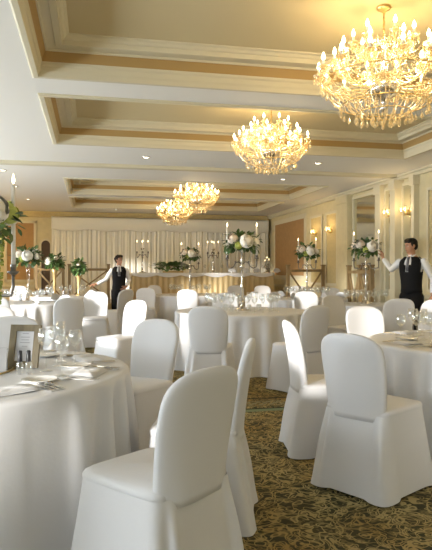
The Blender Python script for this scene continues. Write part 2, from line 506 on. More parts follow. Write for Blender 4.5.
chair(None, 11.9, 4, 'grey-looking covered chair with its back to us in front of the back middle table', px=189)
chair(None, 9.4, 190, 'covered chair behind the centre table, left of its candelabrum stem', px=223)
chair(None, 9.4, 168, 'covered chair behind the centre table, right of its candelabrum stem', px=262)
chair(None, 14.7, 180, 'narrow white covered chair far behind the centre table\'s candelabrum stem', px=236)
chair(None, 14.6, 175, 'small white round-topped chair far behind the right half of the centre table', px=264)
chair(None, 10.4, 70, 'pale covered chair leaning in profile behind the right rim of the centre table', px=269)
chair(None, 14.3, 180, 'small white-topped chair in the back right row, below the smallest bouquet', px=300)
chair(None, 13.0, 20, 'grey-looking covered chair back in front of the oak lattice screen\'s left end', px=308)
chair(None, 12.6, 178, 'white dome-topped covered chair in front of the oak lattice screen', px=334)
chair(None, 10.2, 185, 'covered chair right behind the chair that stands between centre and near right tables', px=307)
chair(None, 8.4, 150, 'covered chair with creamy front behind the near right table, left of the flat-backed one', px=345)
chair(None, 8.0, -4, 'white covered chair with its back to us, left in front of the waiter', px=392)
chair(None, 7.3, -105, 'covered chair with tan shaded hollow behind the near right table\'s glasses', px=414)
chair(None, 8.9, -35, 'covered chair under the waiter\'s resting hand at the right wall', px=432)

# ------------------------------------------------------------------ tables
def cloth_mb(Rr, seed):
    rnd = random.Random(seed)
    b = MB(); n = 300; ph = [rnd.random() * 6.28 for _ in range(6)]
    rings = []
    for q in (.15, .5, .85, .97):
        rings.append([(Rr * q * math.cos(2 * PI * i / n), Rr * q * math.sin(2 * PI * i / n), .752) for i in range(n)])
    rows = [0, .012, .03, .07, .14, .24, .36, .5, .65, .8, .92, 1.0]
    for t in rows:
        ring = []
        for i in range(n):
            a = 2 * PI * i / n
            aa = a + .10 * math.sin(3 * a + ph[0]) + .06 * math.sin(5 * a + ph[1])
            f = math.cos(23 * aa + ph[2]); f = math.copysign(abs(f) ** .8, f)
            f = f * (.75 + .35 * math.sin(4 * a + ph[3])) + .35 * math.cos(9 * a + ph[4])
            r = Rr + .012 * min(1, t / .03) ** .5 + .055 * t + .052 * t ** .45 * (f - .75) * min(1, t / .09)
            ring.append((r * math.cos(a), r * math.sin(a), .750 - (.742) * t - (.0 if t else 0)))
        rings.append(ring)
    return b.loft(rings, (True, False))
cl_mesh = cloth_mb(.9, 3)
TAB = {}
def table(key, x, d, r, label, rz=0, px=None):
    loc = P(px, d) if px is not None else W(x, d)
    t = thing('banquet_table', label, 'table', loc, rz, 'round banquet tables under white cloths')
    s = r / .9
    o = cl_mesh.build('tablecloth', 'cloth', t); o.scale = (s, s, 1)
    MB().lathe([(.86 * s, .715), (.88 * s, .72), (.88 * s, .742), (.1, .744)], 40).build('tabletop', 'wood', t)
    lg = MB(); lg.lathe([(.3, .0), (.3, .03), (.06, .06), (.05, .68), (.2, .715)], 20); lg.build('pedestal', 'black', t)
    TAB[key] = (loc, r)
    return t
table('near left', -1.38, 3.13, .9, 'near left round banquet table under a floor-length white cloth', .3)
table('centre', None, 8.0, .9, 'centre round banquet table with a floor-length white cloth and tall bouquet candelabrum', 1.1, px=242)
table('near right', 2.09, 4.48, .9, 'near right round banquet table cut by the right photo edge, white cloth', 2.0)
table('far left', None, 10.05, .75, 'far left round banquet table holding the slender crystal rose vase', .5, px=28)
table('left rail', None, 12.8, .75, 'round banquet table before the left oak rail, holding the gilt-vased bouquets', .9, px=66)
table('back middle', None, 13.5, .85, 'back middle round banquet table in front of the top table', 1.7, px=190)
table('back right', None, 11.6, .78, 'back right round banquet table below the sconces, left of the oak screen', 2.5, px=307)
table('waiter', None, 9.6, .62, 'round banquet table at the right wall whose candles the waiter lights', .2, px=366)
ZT = .754

def cleft(key, ang, r):
    """point on a table: ang in degrees, 0 towards the camera's right, 90 away from the camera"""
    loc, R0 = TAB[key]
    a = R(ang)
    c = Vector((math.cos(a) * r * R0 / .9, math.sin(a) * r * R0 / .9))
    return Vector((loc.x + c.x * CA + c.y * SA, loc.y - c.x * SA + c.y * CA, ZT))

# ------------------------------------------------------------------ flowers and candelabra
def rose_mb(r, seed):
    rnd = random.Random(seed); b = MB()
    b.ball((0, 0, .1 * r), r * .66, 12, 8)
    for lay, (k, tilt, rad) in enumerate(((4, .25, .66), (6, .4, .84), (8, .75, 1.0))):
        for i in range(k):
            a = 2 * PI * (i + .5 * lay) / k + rnd.uniform(-.15, .15); grid = []
            wd = 2.2 * PI / k * .62; jit = rnd.uniform(.88, 1.08); tl = rnd.uniform(-.2, .25)
            for u in range(5):
                row = []
                for v in range(5):
                    ph = a + (u / 4 - .5) * 2 * wd
                    el = -.9 + (v / 4) * (2.0 - tilt * .40 + tl)
                    rr_ = r * rad * jit * (1 + .12 * (v / 4) ** 3 - .10 * (u / 4 - .5) ** 2 * 4)
                    row.append((rr_ * math.cos(el) * math.cos(ph), rr_ * math.cos(el) * math.sin(ph), rr_ * math.sin(el) * .8))
                grid.append(row)
            b.loft(grid, closed=False)
    return b
ROSE = rose_mb(1.0, 2)
def foliage_mb(rx, rz, n, ls, seed, droop=.3):
    rnd = random.Random(seed); b = MB()
    for i in range(n):
        a = rnd.uniform(0, 2 * PI); e = rnd.uniform(-.7, 1.2)
        dr = Vector((math.cos(a) * math.cos(e), math.sin(a) * math.cos(e), math.sin(e)))
        k = rnd.uniform(.6, 1.16)
        p = Vector((dr.x * rx * k, dr.y * rx * k, dr.z * rz * k))
        t = (dr + Vector((rnd.uniform(-.6, .6), rnd.uniform(-.6, .6), rnd.uniform(-.7, .4) - droop))).normalized()
        s = t.cross(Vector((rnd.uniform(-.4, .4), rnd.uniform(-.4, .4), 1))).normalized(); nn = s.cross(t)
        L = ls * rnd.uniform(.7, 1.4); w = L * .36
        q = [p, p + t * L * .35 + s * w, p + t * L * .4 - nn * w * .3, p + t * L * .35 - s * w, p + t * L * .75 + s * w * .7 - nn * L * .06, p + t * L * .75 - s * w * .7 - nn * L * .06, p + t * L - nn * L * .16]
        b.add(q, [[0, 1, 2], [0, 2, 3], [1, 4, 6, 2], [2, 6, 5, 3]])
        b.tube([Vector((dr.x * rx * .2, dr.y * rx * .2, dr.z * rz * .1)), p], .0022, 4)
    return b
def blooms(parent, seed, rx, rz, zc, specs, n_leaf=200, ls=.068):
    """foliage ball with single blooms set into it; specs: (angle, elevation, radius, material)"""
    specs = [(a - YAW - math.degrees(parent.rotation_euler.z), e, r, m) for a, e, r, m in specs]
    f = foliage_mb(rx, rz, n_leaf, ls, seed).build('foliage', 'leaf', parent); f.location = (0, 0, zc)
    for (a, e, r, m) in specs:
        o = ROSE.build('rose', m, parent)
        dr = Vector((math.cos(R(a)) * math.cos(R(e)), math.sin(R(a)) * math.cos(R(e)), math.sin(R(e))))
        o.location = (dr.x * rx * 1.0, dr.y * rx * 1.0, zc + dr.z * rz * 1.0)
        o.scale = (r, r, r)
        o.rotation_euler = dr.to_track_quat('Z', 'Y').to_euler()
SPEC = [(-75, 12, .095, 'rose'), (-130, 25, .075, 'blush'), (-22, 8, .055, 'rose'), (60, 25, .09, 'rose'), (130, 25, .085, 'blush'), (-105, -12, .05, 'limebloom')]
def candelabrum(key, loc, label, lift=0.0, rot=0.0, armr=.2, narm=4, seed=1, rx=.21, rz=.14, specs=SPEC, flowers=True, name='candelabrum', group=None, clen=.40, cat='candelabrum', up=0.0, ls=.068):
    t = thing(name, label, cat, loc, rot, group)
    s = lift
    MB().lathe([(.10, 0), (.10, .012), (.085, .02), (.05, .03), (.025, .05), (.018, .09), (.03, .11), (.018, .13)], 24).build('base', 'silver', t)
    b = MB(); b.lathe([(.014, .12), (.014, .30 + s), (.024, .33 + s), (.014, .36 + s), (.013, .56 + s), (.028, .585 + s), (.03, .60 + s), (.015, .625 + s), (.013, .78 + s), (.05, .81 + s), (.06, .83 + s), (.02, .835 + s)], 14); b.build('stem', 'silver', t)
    for i in range(narm):
        a = 2 * PI * i / narm; c, sn = math.cos(a), math.sin(a)
        pr = [(.01, .63), (.05, .66), (.09, .64), (.11, .595), (.15, .57), (armr - .01, .585), (armr, .63), (armr, .70)]
        b = MB(); b.tube([(c * r, sn * r, z + s) for r, z in pr], .0085, 8)
        b.lathe([(.008, .69 + s), (.030, .705 + s), (.033, .712 + s), (.014, .715 + s), (.017, .745 + s), (.017, .748 + s)], 12, (c * armr, sn * armr, 0))
        b.ball((c * .09, sn * .09, .655 + s), .014, 8, 6)
        arm = b.build('arm', 'pewter', t)
        k = MB(); k.lathe([(.0125, .73 + s), (.011, .73 + s + clen), (.006, .735 + s + clen)], 10, (c * armr, sn * armr, 0)); k.mi = 1
        k.lathe([(.003, .735 + s + clen), (.0085, .75 + s + clen), (.009, .758 + s + clen), (.004, .778 + s + clen), (.001, .79 + s + clen)], 8, (c * armr, sn * armr, 0))
        k.build('candle', ['wax', 'flame'], arm)
    if flowers: blooms(t, seed, rx, rz, .90 + s + up, specs, ls=ls)
    return t
locn = lambda key, dz=0: TAB[key][0] + Vector((0, 0, ZT + dz))
t1c = candelabrum('near left', locn('near left'), 'tall candelabrum with rose bouquet and trailing green blooms on the near left table', lift=-.19, rot=HEAD(0), narm=2, armr=.305, seed=3, rx=.30, rz=.15, clen=.44, up=.075, ls=.06,
    specs=[(-60, 22, .085, 'rose'), (-28, 22, .085, 'rose'), (-2, 18, .06, 'limebloom'), (-95, 10, .08, 'rose'), (40, 20, .06, 'rose'), (140, 20, .08, 'rose'), (200, 20, .08, 'rose'), (-130, 20, .07, 'blush'), (-60, 70, .06, 'rose')])
rnd = random.Random(5)
for k_, (ax, ay) in enumerate(((.255, -.07), (.22, -.15), (-.1, -.25), (-.23, .05))):
    b = MB()
    for q in range(90):
        tt = q / 90; zz = .79 - tt * .44
        a = rnd.uniform(0, 6.28); rad = (.021 * (1 - tt) + .006)
        b.ball((ax + rad * math.cos(a), ay + rad * math.sin(a), zz), .009, 6, 4)
    b.tube([(ax * .7, ay * .7, .80), (ax, ay, .79), (ax, ay, .36)], .004, 6)
    o = b.build('trailing_bloom', 'lime', t1c)
    o.rotation_euler = (0, 0, -t1c.rotation_euler.z - R(YAW))
candelabrum('centre', locn('centre'), 'dark-armed candelabrum topped by a large white rose bouquet on the centre table', rot=HEAD(0), narm=2, seed=11)
candelabrum('waiter', locn('waiter'), 'candelabrum with white bouquet on the table beside the waiter', rot=HEAD(61), narm=2, seed=17, armr=.285)
candelabrum('back middle', locn('back middle'), 'candelabrum with a round white bouquet on the back middle table', rot=HEAD(-15), narm=2, seed=23, rx=.19)
candelabrum('back right', locn('back right'), 'candelabrum with white bouquet on the back right table under the sconces', rot=HEAD(40), narm=2, seed=29, rx=.19)

def tall_vase(loc, label, m, h, seed, rx=.17, sl=.028, specs=SPEC):
    t = thing('flower_vase', label, 'flower vase', loc, 0)
    MB().lathe([(.075, 0), (.075, .01), (.03, .025), (sl * .6, .06), (sl * .6, h * .5), (sl, h * .8), (sl * 1.9, h), (sl * 1.7, h), (.008, h * .9)], 18).build('vase', m, t)
    blooms(t, seed, rx, .15, h + .10, specs, 210, .08)
    return t
tall_vase(locn('far left'), 'slender clear crystal vase with white roses on the far left table', 'glass', .66, 31, .19)
tall_vase(locn('left rail') + Vector((-.24, 0, 0)), 'gilt vase with the larger white and green bouquet in front of the left oak rail', 'vase', .62, 37, .18, .05, [(-120, 10, .085, 'rose'), (-60, 40, .05, 'blush'), (60, 20, .07, 'rose')])
tall_vase(locn('left rail') + Vector((.27, .02, 0)), 'gilt vase with the smaller dark green bouquet in front of the left oak rail', 'vase', .50, 41, .13, .05, [(-80, 35, .04, 'blush'), (70, 20, .05, 'rose')])

# ------------------------------------------------------------------ tableware
def glass_mb(h, rb, hb, rs=.004):
    b = MB(); z0 = h - hb
    b.lathe([(.034, 0), (.034, .002), (.012, .006), (rs, .012), (rs, z0 - .006), (.010, z0), (rb * .62, z0 + hb * .14), (rb * .93, z0 + hb * .32), (rb, z0 + hb * .48), (rb * .95, z0 + hb * .72), (rb * .80, h), (rb * .78, h), (rb * .92, z0 + hb * .70), (rb * .965, z0 + hb * .48), (rb * .88, z0 + hb * .33), (rb * .5, z0 + hb * .15), (.003, z0 + hb * .08)], 20)
    return b
def flute_mb():
    b = MB(); b.lathe([(.030, 0), (.030, .002), (.010, .006), (.0038, .012), (.0038, .10), (.012, .112), (.024, .15), (.026, .19), (.022, .235), (.021, .235), (.0248, .19), (.0225, .15), (.003, .115)], 18); return b
def tumbler_mb():
    b = MB(); b.lathe([(.026, 0), (.028, .004), (.033, .09), (.0315, .09), (.026, .012), (.003, .010)], 18); return b
GL = [glass_mb(.225, .043, .10), glass_mb(.20, .036, .09), flute_mb(), tumbler_mb()]
GN = ['wine_glass', 'wine_glass', 'champagne_flute', 'votive_glass']
gl_me = [None] * 4
def put_mesh(proto_list, idx, mb, name, m, loc, rz, label, cat, group):
    if proto_list[idx] is None:
        o = mb.build(name, m); proto_list[idx] = o.data
    else:
        o = bpy.data.objects.new(name, proto_list[idx]); C.objects.link(o)
    o.location = loc; o.rotation_euler = (0, 0, rz)
    return tag(o, label, cat, group)
def glass(i, loc, label, group):
    return put_mesh(gl_me, i, GL[i], GN[i], 'glass', loc, random.uniform(0, 6), label, 'glass', group)
# near left table: five stemmed glasses
for (px, d, i, lb) in ((46, 3.12, 0, 'wine glass nearest the wooden frame on the near left table'), (57, 3.28, 0, 'second wine glass right of the wooden frame'), (62, 2.98, 1, 'small wine glass in front of the middle of the near left glass cluster'),
                       (61, 3.44, 2, 'slim flute in the near left glass cluster'), (75, 3.29, 1, 'rightmost wine glass of the near left cluster')):
    p = P(px, d, ZT); glass(i, p, lb, 'wine glasses on the near left table')
for (px, d, i, lb) in ((401, 4.47, 1, 'leftmost wine glass on the near right table'), (413, 4.78, 0, 'tall wine glass behind the leftmost one on the near right table'), (417, 4.36, 0, 'big-bowled wine glass in the middle of the near right cluster'),
                       (424, 4.58, 2, 'slim flute in the near right cluster'), (430, 4.34, 0, 'wine glass cut by the right photo edge'), (420, 4.85, 1, 'wine glass at the back of the near right cluster')):
    glass(i, P(px, d, ZT), lb, 'wine glasses on the near right table')
fan_me = [None]
def fan_mb():
    b = MB(); n = 14; top = []; bot = []
    for i in range(n + 1):
        a = R(15 + 150 * i / n); y = .014 * (1 if i % 2 else -1)
        top.append((.125 * math.cos(a), y, .125 * math.sin(a) + .005)); bot.append((.03 * math.cos(a), y * .3, .03 * math.sin(a)))
    b.loft([bot, top], closed=False)
    b.loft([[(x, y + .003, z) for x, y, z in bot], [(x, y + .003, z) for x, y, z in top]], closed=False)
    b.lathe([(.035, 0), (.03, .02), (.015, .035)], 10)
    return b
FAN = fan_mb()
def settings(key, n, off, with_fan=True):
    for k in range(n):
        a = off + 360 * k / n
        for dr, da, i in ((.48, -10, 0), (.44, 4, 1), (.48, 17, 2)):
            glass(i, cleft(key, a + da, dr), ('tall champagne flute' if i == 2 else 'stemmed clear wine glass') + ' on the %s table' % NM[key], '%s on the %s table' % ('champagne flutes' if i == 2 else 'wine glasses', NM[key]))
        if with_fan:
            put_mesh(fan_me, 0, FAN, 'napkin', 'cloth', cleft(key, a, .76), HEAD(90 - a + 90), 'white fan-folded napkin standing on the %s table' % NM[key], 'napkin', 'fan-folded napkins on the %s table' % NM[key])
NM = {'centre': 'centre round', 'far left': 'far left round', 'left rail': 'table before the left rail,'[:0] + 'left rail-side', 'back middle': 'back middle round', 'back right': 'back right round', 'waiter': 'waiter\'s round'}
settings('centre', 9, -75, False); settings('far left', 6, -60); settings('left rail', 6, -80); settings('back middle', 7, -75, False); settings('back right', 7, -70); settings('waiter', 6, -85, False)
for k, a in enumerate((-130, -70, -20, 200)):
    glass(3, cleft('centre', a, .24), 'small clear votive glass around the centre table\'s candelabrum base', 'votive glasses round the centre candelabrum')

# cutlery, flat napkins and plates on the two near tables
def knife_mb():
    b = MB(); rings = []
    for y, w, t in ((-.11, .008, .004), (-.105, .010, .004), (-.03, .007, .004), (-.01, .006, .003), (.0, .009, .0018), (.06, .010, .0012), (.10, .007, .001), (.112, .001, .0008)):
        rings.append([(-w, y, .004 - t), (w, y, .004 - t * .6), (w, y, .004 + t * .6), (-w, y, .004 + t)])
    return b.loft(rings)
def fork_mb():
    b = MB(); rings = []
    for y, w, z in ((-.10, .008, .004), (-.09, .010, .003), (.0, .004, .006), (.03, .004, .010), (.045, .011, .006), (.06, .012, .004)):
        rings.append([(-w, y, z - .0015), (w, y, z - .0015), (w, y, z + .0015), (-w, y, z + .0015)])
    b.loft(rings)
    for i in range(4):
        x = -.0095 + i * .0063; b.tube([(x, .058, .004), (x, .08, .004), (x * .95, .103, .009)], [.0022, .002, .001], 5)
    return b
def spoon_mb():
    b = MB(); rings = []
    for y, w, z in ((-.10, .008, .004), (-.09, .009, .003), (.0, .004, .007), (.03, .004, .009)):
        rings.append([(-w, y, z - .0015), (w, y, z - .0015), (w, y, z + .0015), (-w, y, z + .0015)])
    b.loft(rings); b.lathe_ell((0, .058, .006), .019, .031, .005, 14, 6); return b
def plate_mb():
    b = MB(); b.lathe([(.05, 0), (.055, .004), (.082, .012), (.084, .015), (.056, .008), (.01, .007)], 32); return b
def flat_napkin_mb():
    b = MB()
    for k, (sx, sy, z0, z1) in enumerate(((.115, .075, 0, .006), (.108, .066, .006, .011), (.10, .058, .011, .016))):
        b.loft([[(x * q + .006 * k, y * q, z + .003 * math.sin(25 * x + 9 * y)) for x, y in rr(sx, sy, 36, 7)] for q, z in ((.97, z0 + .002), (1, z0 + .003), (1, z1 - .002), (.96, z1), (.5, z1 + .002), (.05, z1 + .002))])
    return b
CUT = {'fork': fork_mb(), 'knife': knife_mb(), 'spoon': spoon_mb(), 'side_plate': plate_mb(), 'napkin': flat_napkin_mb()}
cut_me = {}
def lay(kind, loc, rz, label, group):
    if kind not in cut_me:
        o = CUT[kind].build(kind, {'side_plate': 'china', 'napkin': 'cloth'}.get(kind, 'silver'), angle=40); cut_me[kind] = o.data
    else:
        o = bpy.data.objects.new(kind, cut_me[kind]); C.objects.link(o)
    o.location = loc; o.rotation_euler = (0, 0, rz)
    return tag(o, label, {'side_plate': 'plate', 'napkin': 'napkin'}.get(kind, 'cutlery'), group)
def near_setting(key, ang, who, tname):
    """cutlery and napkin laid for one guest; ang as in cleft"""
    R0 = TAB[key][1]
    rz = HEAD(90 - ang) + PI           # local +Y points to the table centre
    c = cleft(key, ang, 0.0)
    def q(x, y, z=0):
        v = Matrix.Rotation(rz, 3, 'Z') @ Vector((x, y, 0)); p = cleft(key, ang, .74)
        return Vector((p.x + v.x, p.y + v.y, ZT + z))
    lay('napkin', q(0, .01), rz, 'folded white napkin laid %s' % who, 'folded napkins on the %s table' % tname)
    for i, (kd, x, y) in enumerate((('fork', -.145, .0), ('fork', -.175, .01), ('knife', .145, .0), ('knife', .172, .01), ('spoon', .20, .0))):
        lay(kd, q(x, y), rz, 'silver %s %s' % (kd, ('left of' if x < 0 else 'right of') + ' the napkin laid ' + who), 'silver %ss beside the napkin %s' % (kd, who))
    lay('side_plate', q(-.235, .165), rz, 'white side plate left of the napkin laid %s' % who, 'side plates on the %s table' % tname)
near_setting('near left', -8, 'before the edge-on chair', 'near left')
near_setting('near left', 33, 'before the far right chair', 'near left')
near_setting('near left', -49, 'at the front of the near left table', 'near left')
near_setting('near left', 80, 'before the chair behind the frame', 'near left')
near_setting('near right', 196, 'before the bright edge-on chair', 'near right')
near_setting('near right', 238, 'before the large half-shaded chair', 'near right')
near_setting('near right', 130, 'before the chair facing us', 'near right')

# wooden frame with table card, shakers and tent card on the near left table
t = thing('picture_frame', 'limed wooden frame with a white printed card standing on the near left table', 'picture frame', P(23, 3.22, ZT), HEAD(0) + R(-7))
TILT = Matrix.Rotation(R(-13), 4, 'X')
b = MB(); b.xf = TILT
fw, fh, bw, ft = .087, .235, .036, .016
for lo, hi in (((-fw, -ft, 0), (-fw + bw, 0, fh)), ((fw - bw, -ft, 0), (fw, 0, fh)), ((-fw + bw, -ft, 0), (fw - bw, 0, bw)), ((-fw + bw, -ft, fh - bw), (fw - bw, 0, fh))):
    b.box(lo, hi)
b.build('wooden_border', 'wood', t, smooth=False)
b = MB(); b.xf = TILT; b.box((-fw + bw - .004, -.007, bw - .004), (fw - bw + .004, -.004, fh - bw + .004)); cd = b.build('printed_card', 'card', t, smooth=False)
b = MB(); b.xf = TILT
for z, w in ((.185, .018), (.165, .026), (.150, .022), (.135, .028), (.115, .016)):
    b.box((-w, -.0078, z), (w, -.0072, z + .004))
b.build('printed_lines', 'ink', cd, smooth=False)
b = MB(); b.bar((0, .042, .17), (0, .115, .004), .05, .006); b.build('easel_stand', 'wood', t, smooth=False)
for px, d, lb in ((20.0, 3.02, 'left of the two black-capped glass shakers before the wooden frame'), (28.5, 3.03, 'right of the two black-capped glass shakers before the wooden frame')):
    t = thing('glass_shaker', lb, 'shaker', P(px, d, ZT), 0, 'black-capped shakers')
    MB().lathe([(.016, 0), (.018, .004), (.018, .05), (.014, .062), (.010, .066), (.013, .058), (.015, .048), (.015, .006), (.003, .005)], 16).build('bottle', 'glass', t)
    MB().lathe([(.011, .063), (.012, .066), (.011, .118), (.008, .121), (.002, .122)], 14).build('cap', 'black', t)
t = thing('menu_card', 'white folded card standing left of the wooden frame, cut by the photo edge', 'card', P(-3, 3.12, ZT), HEAD(0) + R(12))
b = MB()
b.loft([[(-.05, -.03, 0), (-.05, -.028, 0), (-.05, .0, .12), (-.05, .028, 0), (-.05, .03, 0), (-.05, .002, .125), (-.05, -.002, .125)], [(.05, -.03, 0), (.05, -.028, 0), (.05, .0, .12), (.05, .028, 0), (.05, .03, 0), (.05, .002, .125), (.05, -.002, .125)]])
b.build('folded_card', 'card', t, smooth=False)
t = thing('charger_tray', 'round gilt-edged mirror tray under the near left candelabrum', 'tray', locn('near left'), 0)
MB().lathe([(.30, 0), (.305, .003), (.30, .006), (.285, .005), (.285, .001)], 40).build('gilt_rim', 'brass', t)
MB().lathe([(.285, .001), (.285, .004), (.01, .0041)], 40).build('mirror_plate', 'mirror', t)
t1c.location.z += .0055

# ------------------------------------------------------------------ dais, top table and rails
b = MB(); b.box((-2.5, 15.2, 0), (XR - .001, YF - .35, .48)); struct(b.build('trim_90', 'goldcloth', smooth=False))
TX0, TX1, TY0, TY1 = 1.05, 4.95, 15.75, 16.35
t = thing('top_table', 'long top table with gold skirt and white swagged topper before the curtain', 'table', (0, 0, .48))
b = MB(); n = 330; rg = []
per = []
for i in range(n):
    u = i / n * (2 * (TX1 - TX0) + 2 * (TY1 - TY0)); a_, c_ = TX1 - TX0, TY1 - TY0
    if u < a_: per.append((TX0 + u, TY0, 0, -1, u))
    elif u < a_ + c_: per.append((TX1, TY0 + u - a_, 1, 0, u))
    elif u < 2 * a_ + c_: per.append((TX1 - (u - a_ - c_), TY1, 0, 1, u))
    else: per.append((TX0, TY1 - (u - 2 * a_ - c_), -1, 0, u))
for z, am in ((.74, .002), (.6, .010), (.3, .014), (.005, .018)):
    rg.append([(x + nx * am * (1 + math.sin(u * 42)), y + ny * am * (1 + math.sin(u * 42)), z) for x, y, nx, ny, u in per])
b.loft(rg, (False, False)); b.build('gold_skirt', 'goldcloth', t)
b = MB(); rg = []
for z, o_ in ((-1, .03), (.0, .032), (.742, .03), (.765, .028), (.766, 0)):
    ring = []
    for x, y, nx, ny, u in per:
        zz = z
        if z == -1: zz = .70 - .055 * abs(math.sin(u * PI / .65))
        elif z == 0: zz = .703 - .055 * abs(math.sin(u * PI / .65))
        ring.append((x + nx * o_, y + ny * o_, zz))
    rg.append(ring)
b.loft(rg, (False, True)); b.build('white_topper', 'cloth', t)
ZD = .48 + .766
tp = lambda px, y: (lambda bb: Vector((y * math.tan(bb), y, ZD)))(math.atan((px - 216) / 590) + R(YAW))
candelabrum(None, tp(142.5, 16.0), 'left flowerless candelabrum on the top table, right of the waitress', lift=-.17, rot=HEAD(-10), narm=4, flowers=False, armr=.15, clen=.26)
candelabrum(None, tp(213, 16.0), 'right flowerless candelabrum on the top table, left of the centre bouquet', lift=-.17, rot=HEAD(10), narm=4, flowers=False, armr=.15, clen=.26)
t = thing('flower_trough', 'low green and white flower arrangement along the top table', 'flower arrangement', tp(173, 15.95), 0)
MB().box((-.28, -.06, 0), (.28, .06, .05)).build('trough', 'vase', t, smooth=False)
f = foliage_mb(.20, .13, 170, .09, 51, .1).build('foliage', 'leaf', t); f.location = (0, 0, .175); f.scale = (2.0, .75, .75)
for (x, y, z, r, m) in ((-.22, -.09, .13, .05, 'rose'), (-.08, -.1, .15, .04, 'blush'), (.05, -.1, .12, .045, 'rose'), (.2, -.09, .13, .05, 'rose'), (.3, -.06, .1, .04, 'limebloom'), (-.33, -.06, .1, .04, 'blush')):
    o = ROSE.build('rose', m, t); o.location = (x, y, z); o.scale = (r, r, r); o.rotation_euler = (R(50), 0, 0)
def pillar_candles(loc, label):
    t = thing('candle_stand', label, 'candle stand', loc, 0, 'glass candle stands')
    MB().lathe([(.10, 0), (.10, .02), (.02, .03), (.02, .10), (.10, .12), (.10, .13)], 18).build('base', 'silver', t)
    for i, (x, h) in enumerate(((-.06, .22), (0, .30), (.06, .25))):
        g = MB(); g.lathe([(.03, .13), (.03, .13 + h), (.028, .13 + h), (.028, .14), (.003, .138)], 14, (x, 0, 0)); gg = g.build('glass_cylinder', 'glass', t)
        k = MB(); k.lathe([(.02, .14), (.02, .10 + h), (.004, .105 + h)], 10, (x, 0, 0)); k.mi = 1; k.lathe([(.003, .105 + h), (.009, .12 + h), (.002, .15 + h)], 8, (x, 0, 0)); k.build('candle', ['wax', 'flame'], gg)
    return t
pillar_candles(tp(267, 16.0), 'white candles in glass cylinders on the top table, right of the centre bouquet')
for i, px in enumerate((232, 246, 257, 277)):
    put_mesh(fan_me, 0, FAN, 'napkin', 'cloth', tp(px, 15.9), R(5 * i), 'white fan-folded napkin standing on the top table', 'napkin', 'fan-folded napkins on the top table')
for px in (150, 205, 222, 240, 252, 263, 272):
    glass(0, tp(px, 15.88), 'stemmed clear wine glass standing on the top table', 'wine glasses on the top table')

def rail(A, B, z0, h, label, n=1, post=.07):
    A, B = Vector(A), Vector(B)
    t = thing('lattice_rail', label, 'railing', (A.x, A.y, z0), math.atan2(B.y - A.y, B.x - A.x))
    L = (B - A).length
    for i in range(n + 1):
        x = L * i / n
        p_ = MB(); p_.box((x - post / 2, -post / 2, 0), (x + post / 2, post / 2, h + .08)); p_.box((x - post * .65, -post * .65, h + .08), (x + post * .65, post * .65, h + .11)); p_.build('post', 'railwood', t, smooth=False)
    MB().box((0, -.03, h - .06), (L, .03, h)).build('top_rail', 'railwood', t, smooth=False)
    MB().box((0, -.025, .10), (L, .025, .15)).build('bottom_rail', 'railwood', t, smooth=False)
    for i in range(n):
        a_, c_ = L * i / n + post / 2, L * (i + 1) / n - post / 2
        for k, (p, q) in enumerate((((a_, -.001, .15), (c_, -.001, h - .06)), ((a_, .001, h - .06), (c_, .001, .15)))):
            MB().bar(p, q, .03, .035).build('brace', 'railwood', t, smooth=False)
    return t
rail((-1.35, 15.32, 0), (-.70, 15.32, 0), .48, .88, 'left end section of pale oak lattice rail below the dark doorway', 1)
rail((-.55, 15.32, 0), (.42, 15.32, 0), .48, .88, 'pale oak lattice rail between the gilt vases and the waitress', 1)
rail((4.42, 12.95, 0), (5.28, 12.95, 0), 0, 1.33, 'pale oak lattice screen below the pair of sconces', 1)
rail((5.15, 10.25, 0), (5.15, 11.25, 0), 0, 1.30, 'pale oak lattice screen against the mirror behind the waiter\'s candelabrum', 2)

# ------------------------------------------------------------------ wall sconces
def sconce(y, z, label):
    t = thing('wall_sconce', label, 'wall lamp', (XR - .03, y, z), 0, 'wall sconces on the right wall')
    MB().lathe([(.035, -.05), (.05, -.03), (.055, .0), (.05, .05), (.03, .07)], 14, (0, 0, 0)).build('backplate', 'brass', t)
    for s in (-1, 1):
        b = MB(); b.tube([(0, 0, -.02), (-.06, s * .04, -.06), (-.10, s * .09, -.03), (-.10, s * .095, .02)], .007, 8); b.lathe([(.008, .015), (.022, .03), (.024, .034), (.008, .036)], 12, (-.10, s * .095, 0)); a = b.build('arm', 'brass', t)
        k = MB(); k.lathe([(.008, .035), (.008, .075), (.012, .085), (.013, .10), (.007, .125), (.001, .135)], 10, (-.10, s * .095, 0)); k.build('bulb', 'bulb', a)
        k = MB(); k.lathe([(.055, .05), (.035, .15), (.033, .15), (.053, .05)], 16, (-.10, s * .095, 0), (False, False)); k.build('lamp_shade', 'crystal', a)
    L = bpy.data.lights.new('warm_wall_light', 'POINT'); L.energy = 3; L.color = (1, .72, .36); L.shadow_soft_size = .06
    lo = bpy.data.objects.new('warm_wall_light', L); C.objects.link(lo); lo.location = (XR - .22, y, z + .12)
    t.scale = (.75, .75, .75)
    return t
for y_ in (11.6, 14.8, 16.4):      # unseen bare lights added by the left wall to warm the ceiling
    L = bpy.data.lights.new('warm_wall_light', 'POINT'); L.energy = 40; L.color = (1, .70, .30); L.shadow_soft_size = .1
    lo = bpy.data.objects.new('warm_wall_light', L); C.objects.link(lo); lo.location = (XL + .35, y_, 2.35)
sconce(9.36, 2.30, 'wall sconce just above the waiter, right of the pair on the mirrored bay')
sconce(9.97, 2.32, 'wall sconce above the candle hand, left of the pair on the mirrored bay')
sconce(12.70, 2.20, 'right of the two wall sconces above the lattice screen')
sconce(13.65, 2.20, 'left of the two wall sconces above the lattice screen')

